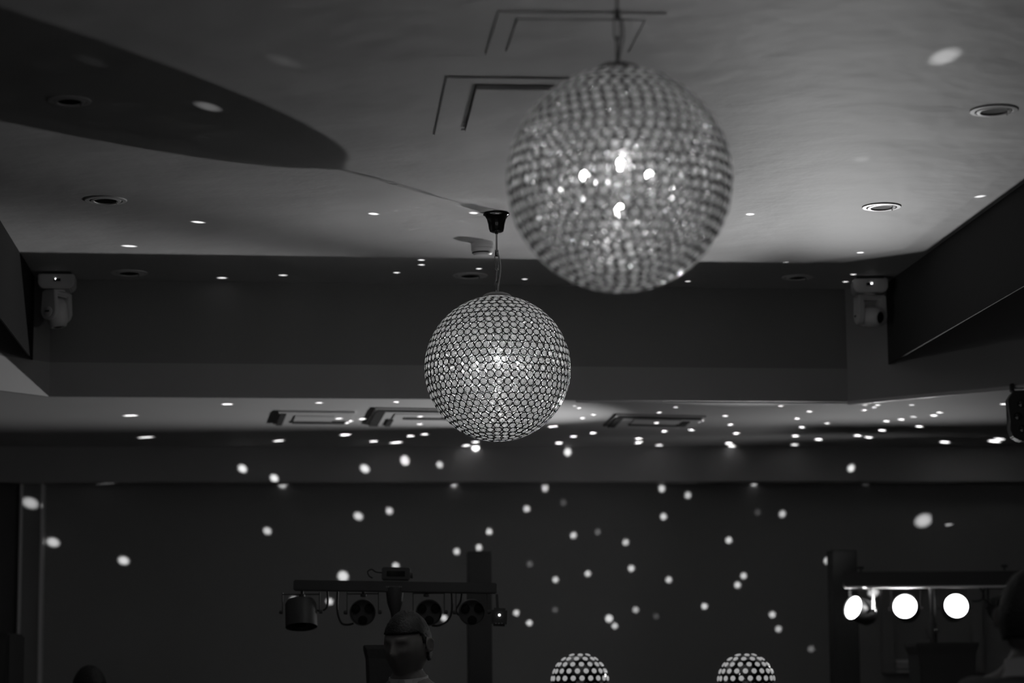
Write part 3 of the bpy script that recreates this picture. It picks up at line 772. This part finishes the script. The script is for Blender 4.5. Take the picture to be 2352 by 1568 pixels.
def person(label, headc, H, yaw, hyaw, pitch, outfit, group=None, hair='short', lean=0.0):
    """headc = centre of the head in the world; H standing height"""
    base = V((headc.x, headc.y, 0)); k = H / 1.78
    t = thing('person', label, 'person', base, group)
    Rb = M.Rotation(yaw, 3, 'Z'); Ri = Rb.inverted()
    def J(x, y, z): return base + Rb @ (V((x, y, z)) * k)
    hd = headc.z / k                   # head centre in body units
    hip, sh, nb = .93, hd - .192, hd - .150
    skv = [J(0, .01, hip), J(0, .012, hip + .13), J(0, .02, hip + .27), J(0, .022, sh - .10), J(0, .022, sh - .01), J(0, .012, nb + .02), J(0, .0, nb + .10)]
    rad = [(.160, .110), (.148, .100), (.158, .108), (.170, .112), (.125, .085), (.066, .064), (.056, .058)]
    edg = [(q, q + 1) for q in range(6)]
    arms = {}; legs = {}
    for s in (-1, 1):
        i = len(skv)
        skv += [J(s * .150, .025, sh), J(s * .205, .03, sh - .12), J(s * .245, .035, sh - .27), J(s * .258, .0, sh - .39), J(s * .262, -.045, sh - .50), J(s * .263, -.058, sh - .53)]
        rad += [.056, .049, .042, .038, .027, .025]; edg += [(4, i)] + [(i + q, i + q + 1) for q in range(5)]; arms[s] = i
        i = len(skv)
        skv += [J(s * .090, .01, hip - .10), J(s * .105, .0, hip - .30), J(s * .105, -.005, .50), J(s * .105, .015, .33), J(s * .105, .03, .09), J(s * .115, -.06, .045), J(s * .12, -.14, .04)]
        rad += [.098, .082, .058, .058, .040, .038, .032]; edg += [(0, i)] + [(i + q, i + q + 1) for q in range(6)]; legs[s] = i
    rad = [(r_[0] * k, r_[1] * k) if isinstance(r_, tuple) else r_ * k for r_ in rad]
    bm = bmesh.new()
    me = skin_mesh(skv, edg, rad, 0, 2); add_mesh(bm, me)
    Hm = M.Translation(headc) @ M.Rotation(hyaw, 4, 'Z') @ M.Rotation(pitch, 4, 'X') @ M.Scale(k, 4)
    hb = head_bm(); hb.transform(Hm)
    hm = bpy.data.meshes.new('h'); hb.to_mesh(hm); hb.free(); add_mesh(bm, hm)
    for s in (-1, 1):
        eb = ear_bm(s); eb.transform(Hm); em = bpy.data.meshes.new('e'); eb.to_mesh(em); eb.free(); add_mesh(bm, em)
        wr = skv[arms[s] + 4]; dn = (skv[arms[s] + 4] - skv[arms[s] + 3]).normalized()
        for pts, rr in hand_verts(wr, dn, Rb @ V((-s, 0, 0)) if True else None):
            hmsh = skin_mesh(pts, [(q, q + 1) for q in range(len(pts) - 1)], rr, 0, 2); add_mesh(bm, hmsh)
    mesh = bpy.data.meshes.new('body'); bm.to_mesh(mesh); bm.free()
    ob = bpy.data.objects.new('body', mesh); C.objects.link(ob)
    rm = ob.modifiers.new('r', 'REMESH'); rm.mode = 'VOXEL'; rm.voxel_size = .0045; rm.use_smooth_shade = True
    sm_ = ob.modifiers.new('s', 'SMOOTH'); sm_.factor = .4; sm_.iterations = 2
    out = eval_mesh(ob); bpy.data.objects.remove(ob)
    tb = bmesh.new(); tb.from_mesh(out); b = MB(); b.bm.free(); b.bm = tb
    bodyo = b.build('body', 'skin', t, True, sharp=False)
    # hair shell
    hb = bmesh.new(); bmesh.ops.create_uvsphere(hb, u_segments=64, v_segments=40, radius=1.0)
    for v in list(hb.verts):
        x, y, z = v.co
        X, Y, Z = x * .0805, y * .104 + .002, z * .124 + .001
        nz_ = math.sin(x * 31 + z * 9) * math.cos(y * 27 + z * 13) * .0018
        v.co = V((X, Y, Z)) * (1 + nz_ * 8)
    line = lambda x, y: (.052 if y < -.03 else .052 - (y + .03) * 2.2)      # hairline height
    dl = [f for f in hb.faces if (f.calc_center_median().z < max(-.055, line(f.calc_center_median().x, f.calc_center_median().y)))]
    bmesh.ops.delete(hb, geom=dl, context='FACES')
    ret = bmesh.ops.extrude_face_region(hb, geom=list(hb.faces))
    for v in [e for e in ret['geom'] if isinstance(e, bmesh.types.BMVert)]: v.co = v.co * .93
    hb.transform(Hm); b = MB(); b.bm.free(); b.bm = hb; b.build('hair', 'hair', t, True, sharp=False)
    # clothes: cut from the figure's own surface and lifted off it
    def garment(name, keep, off, mt, th=.004):
        tb_ = bmesh.new(); tb_.from_mesh(out)
        tb_.normal_update()
        loc = {v: (Ri @ (v.co - base)) / k for v in tb_.verts}
        dl_ = [v for v in tb_.verts if not keep(loc[v])]
        bmesh.ops.delete(tb_, geom=dl_, context='VERTS')
        for _ in range(3): bmesh.ops.smooth_vert(tb_, verts=tb_.verts, factor=.5, use_axis_x=True, use_axis_y=True, use_axis_z=True)
        tb_.normal_update()
        for v in tb_.verts: v.co += v.normal * off * k
        ret_ = bmesh.ops.extrude_face_region(tb_, geom=list(tb_.faces))
        for v in [e for e in ret_['geom'] if isinstance(e, bmesh.types.BMVert)]: v.co -= v.normal * th
        b_ = MB(); b_.bm.free(); b_.bm = tb_
        return b_.build(name, mt, t, True, sharp=False)
    out = bpy.data.meshes.new_from_object(bodyo); out.transform(M.Translation(ORG[bodyo.name]))
    waist = hip + .06; wz = sh - .49
    arm_ = lambda p: abs(p.x) > .195 and p.z < sh - .12
    garment('shirt', lambda p: p.z < nb + .005 and ((arm_(p) and p.z > wz) or (not arm_(p) and p.z > waist - .03)) , .007, outfit[0])
    garment('trousers', lambda p: .06 < p.z < waist and not (abs(p.x) > .205), .012, outfit[2])
    for s in (-1, 1): garment('shoe', lambda p: p.z < .085 and p.x * s > 0, .008, 'shoe')
    if outfit[1] == 'waistcoat':
        garment('waistcoat', lambda p: waist - .06 < p.z < nb - .01 and abs(p.x) < .162 and not (p.y < .02 and p.z > sh - .24 + abs(p.x) * 2.6), .015, 'suit')
    if outfit[1] == 'jacket':
        garment('jacket', lambda p: p.z < nb - .015 and ((arm_(p) and p.z > wz + .02) or (not arm_(p) and p.z > waist - .12 and abs(p.x) < .26)) and not (p.y < .0 and p.z > sh - .2 + abs(p.x) * 3), .020, 'suit')
    # collar
    cc = skv[5] + V((0, 0, .004 * k)); m_ = MB()
    axn = (skv[6] - skv[5]).normalized()
    m_.lathe([(.082 * k, -.028 * k), (.074 * k, -.008 * k), (.069 * k, .020 * k), (.066 * k, .020 * k), (.070 * k, -.012 * k)], cc, axn, n=32, cap=False)
    for s in (-1, 1):
        a0 = base + Rb @ V((0, 0, 0)); f_ = Rb @ V((s * .010, -.074, 0)) * k; f2 = Rb @ V((s * .040, -.066, 0)) * k; f3 = Rb @ V((s * .036, -.086, -.045)) * k
        p_ = V((cc.x, cc.y, cc.z)); up = V((0, 0, .008 * k))
        m_.prism([p_ + f_ + up, p_ + f2 + up, p_ + f3], Rb @ V((0, -.003, 0)))
    m_.build('collar', outfit[3], t, True)
    return t
person('man in white shirt and dark waistcoat facing left, in front of the unlit light bar', Q(936, 1483, 8.6), 1.79, -.30, -.50, .12, ('shirt', 'waistcoat', 'suit', 'shirt'), 'people')
person('person in grey shirt seen close up, cut off by the right frame edge', Q(2372, 1420, 6.1), 1.80, PI * .80, PI * .85, .05, ('grey', None, 'suit', 'shirt'), 'people')
person('person of whom only the dark top of the head shows at lower left', Q(205, 1590, 10.2), 1.62, .4, .4, .1, ('grey', 'jacket', 'suit', 'grey'), 'people')

# ------------------------------------------------------------------ lights
w = bpy.data.worlds.new('world'); scene.world = w; w.use_nodes = True
w.node_tree.nodes['Background'].inputs[0].default_value = (1.0, .98, .99, 1)
w.node_tree.nodes['Background'].inputs[1].default_value = 0.16
def lamp(i, kind, energy, size, spot=0, blend=0, aim=None, off=.004):
    c_, d_ = lamp_pos[i]
    ld = bpy.data.lights.new('lamp_beam', kind); ld.energy = energy
    if kind == 'AREA': ld.shape = 'DISK'; ld.size = size; ld.spread = PI
    else: ld.shadow_soft_size = size / 2; ld.spot_size = math.radians(spot); ld.spot_blend = blend
    lo = bpy.data.objects.new('lamp_beam', ld); C.objects.link(lo)
    lo.location = c_ + d_ * off; dd = V(aim).normalized() if aim else d_
    lo.rotation_euler = dd.to_track_quat('-Z', 'Y').to_euler()
def to(i, p): return tuple(p - lamp_pos[i][0])
lamp(0, 'SPOT', 138, .045, 42, 1.0, to(0, P(2060, 240, ZU)), .034)   # main beam into the recess
lamp(1, 'SPOT', 180, .045, 34, 1.0, to(1, P(1130, 480, ZU)), .026)   # towards the far ball
lamp(0, 'SPOT', 230, .045, 46, .8, to(0, P(330, 915, ZL)), .034)     # and towards the left
lamp(0, 'AREA', 1.5, .05, off=.034)
lamp(1, 'AREA', 2.3, .05, aim=(-.3, -.6, .75), off=.030)                                      # spill through the second lens

# the spots thrown by the studded disco balls and the lamps
DOTS_UP = [(478,245,1.3,.14),(2170,130,1.6,.24),(1980,365,1.4,.06),(455,510,1,.8),(297,565,1.2,.7),(858,491,1,.9),(1088,489,1,.7),(650,632,1,.9),(510,638,1,1),(968,597,1,1),(968,608,1.1,1),(911,626,1,1),(1100,617,1,1),(1205,641,1,1),(1723,492,1,1),(1976,580,1.2,1),(2251,451,1,.5),(1960,630,1,1),(1942,647,1,1),(1580,646,1,1),(640,138,1,.014),(664,142,1,.014),(210,140,1,.008),(1805,602,1,.25)]
DOTS_LOW = [(522,928,1,1),(733,925,1,.6),(910,923,1,.9),(300,954,1,.6),(335,1004,1,.4),(640,1012,1,.5),(775,957,1,.7),(800,967,1.2,1),(832,962,1,1),(793,998,1.2,1),(858,1013,1,.6),(910,1016,1,.7),(943,1001,1,.8),(962,951,1,.7),(962,970,1,.6),(986,979,1,.6),(975,997,1,.8),(1071,1023,1,.6),(1092,1015,1,.7),(1092,1026,1,.8),(1317,918,1,.8),(1320,932,1,.3),(1330,937,1,1),(1363,952,1,1),(1338,960,1,.9),(1265,980,1,1),(1275,979,1,1),(1362,994,1,1),(1317,1002,1,.8),(1284,1017,1,.9),(1487,923,1,.9),(1558,922,1,.9),(1553,935,1,1),(1514,947,1,1),(1506,966,1,1),(1526,990,1,1),(1588,987,1,1),(1611,965,1,.7),(1467,1007,1,.9),(1467,1016,1,.9),(1514,1022,1,.4),(1666,955,1,1),(1678,975,1,1),(1691,995,1,1),(1674,1018,1,.9),(1681,1024,1,.7),(1730,923,1,.9),(1793,932,1,1),(1859,945,1.1,.9),(1831,961,1,1),(1842,981,1,1),(1827,1001,1,.9),(1825,1021,1,.4),(1900,972,1,.5),(1880,1009,1,.9),(1970,1000,1,.9),(1985,942,1,.9),(1987,930,1,.4),(2008,936,1,.5),(2016,930,1,.8),(1995,1004,1,.7),(2036,967,1,.9),(2026,988,1,1),(2070,963,1,1),(2098,957,1,.4),(2094,930,1,.4),(2111,979,1,1),(2142,908,1,.9),(2145,954,1,1),(2158,947,1,.7),(2170,1015,1,.8),(2306,928,1,.8),(2284,1013,1.1,.9),(2295,1008,1,.6)]
DOTS_BULK = [(1304,1038,1.2,1),(557,1076,1.1,1),(630,1098,1,1),(838,1076,1,1),(930,1057,1.4,1),(1010,1067,1,.7),(1955,1075,1.1,1)]
DOTS_WALL = [(648,1112,1,.7),(205,1094,1,.25),(1042,1110,1,1),(1252,1121,1,1),(1294,1154,1,.08),(1210,1168,1,1),(894,1173,1.1,1),(823,1185,1,1),(614,1219,1,.9),(284,1287,1.1,1),(122,1245,1.1,.8),(1124,1221,1.1,1),(1100,1257,1,1),(1049,1266,1,1),(1317,1229,1,1),(1373,1221,1,.15),(1437,1245,1,.8),(1520,1122,1,1),(1580,1137,1,.8),(1524,1186,1.1,1),(1732,1108,1,.9),(1740,1176,1,.06),(1797,1180,1,.8),(1674,1240,1.1,1),(2121,1195,1.7,.75),(2181,1200,1,1),(1450,1305,1,1),(1350,1317,1,.9),(1276,1331,1,.9),(1217,1295,1,.12),(1536,1331,1,.9),(1708,1322,1,.9),(1694,1343,1,1),(1618,1392,1.1,1),(1460,1400,1,.6),(1399,1420,1.3,1),(1412,1437,1,.8),(1275,1400,1,.1),(1507,1415,1,.07),(1774,1411,1,.9),(1788,1444,1,.7),(1863,1490,1,.2),(1186,1407,1,1),(1216,1430,1.1,1),(1020,1419,1.1,1),(909,1299,1,1),(788,1323,1.6,1),(675,1378,1.1,1),(757,1381,1.1,1),(1900,1287,1,1),(2006,1360,1.2,1),(1990,1107,1,.06)]
bpy.context.view_layer.update()
dg = bpy.context.evaluated_depsgraph_get()
nblocked = 0
def dot(tp, nrm, size, br, gain=2.2):
    global nblocked
    best = None
    order = sorted(DOMES, key=lambda q: (q[0] - tp).length)
    for c, r in order:
        d = (tp - c).normalized(); src = c + d * (r + .012)
        sd_ = d.cross(V((0, 0, 1))).normalized()
        for k in (0, .5, -.5, 1, -1, 1.6, -1.6, 3, -3):          # neighbouring lenses of the same ball
            src = c + (d + sd_ * k).normalized() * (r + .012); d2 = (tp - src).normalized()
            L_ = (tp - src).length - .06; up2 = d2.cross(sd_)
            if not any(scene.ray_cast(dg, src + d2 * .05 + e_, d2, distance=L_ - .05)[0] for e_ in (V((0, 0, 0)), sd_ * .02, -sd_ * .02, up2 * .02, -up2 * .02)): best = (src, d2); break
        if best: break
    if best is None:
        nblocked += 1; c, r = order[0]; d = (tp - c).normalized(); best = (c + d * (r + .012), d)
    src, d = best; D = (tp - src).length
    ld = bpy.data.lights.new('disco_beam', 'SPOT')
    ld.spot_size = math.radians(max(1.0, 0.9 * size)); ld.spot_blend = 1.0 if size <= 1.1 or D > 3 else .8; ld.shadow_soft_size = .003
    cs = max(.12, abs(d.dot(nrm)))
    ld.energy = 42 * gain * D * D / cs * br
    o = bpy.data.objects.new('disco_beam', ld); C.objects.link(o); o.location = src
    o.rotation_euler = d.to_track_quat('-Z', 'Y').to_euler()
for x, y, s, b in DOTS_UP: dot(P(x, y, ZU), V((0, 0, 1)), s, b, 2.5 if y > 450 else 1.0)
for x, y, s, b in DOTS_LOW: dot(P(x, y, ZL), V((0, 0, 1)), s * 1.15, b, 9.0)
for x, y, s, b in DOTS_BULK: dot(on_wall(x, y, tw), ax2, s, b)
for x, y, s, b in DOTS_WALL: dot(on_wall(x, y, TWL), ax2, s, b)
dot(on_wall(70, 1155, TWL - .09), ax2, 1.3, .6)
print('blocked dots', nblocked)

vs = scene.view_settings; scene.display_settings.display_device = 'sRGB'
vs.view_transform = 'Standard'; vs.look = 'None'; vs.exposure = 0.0; vs.gamma = 1.0; vs.use_curve_mapping = False
scene.cycles.use_light_tree = True
scene.cycles.max_bounces = 8; scene.cycles.diffuse_bounces = 4; scene.cycles.transmission_bounces = 8; scene.cycles.transparent_max_bounces = 8
scene.cycles.sample_clamp_indirect = 4.0
scene.cycles.use_denoising = True
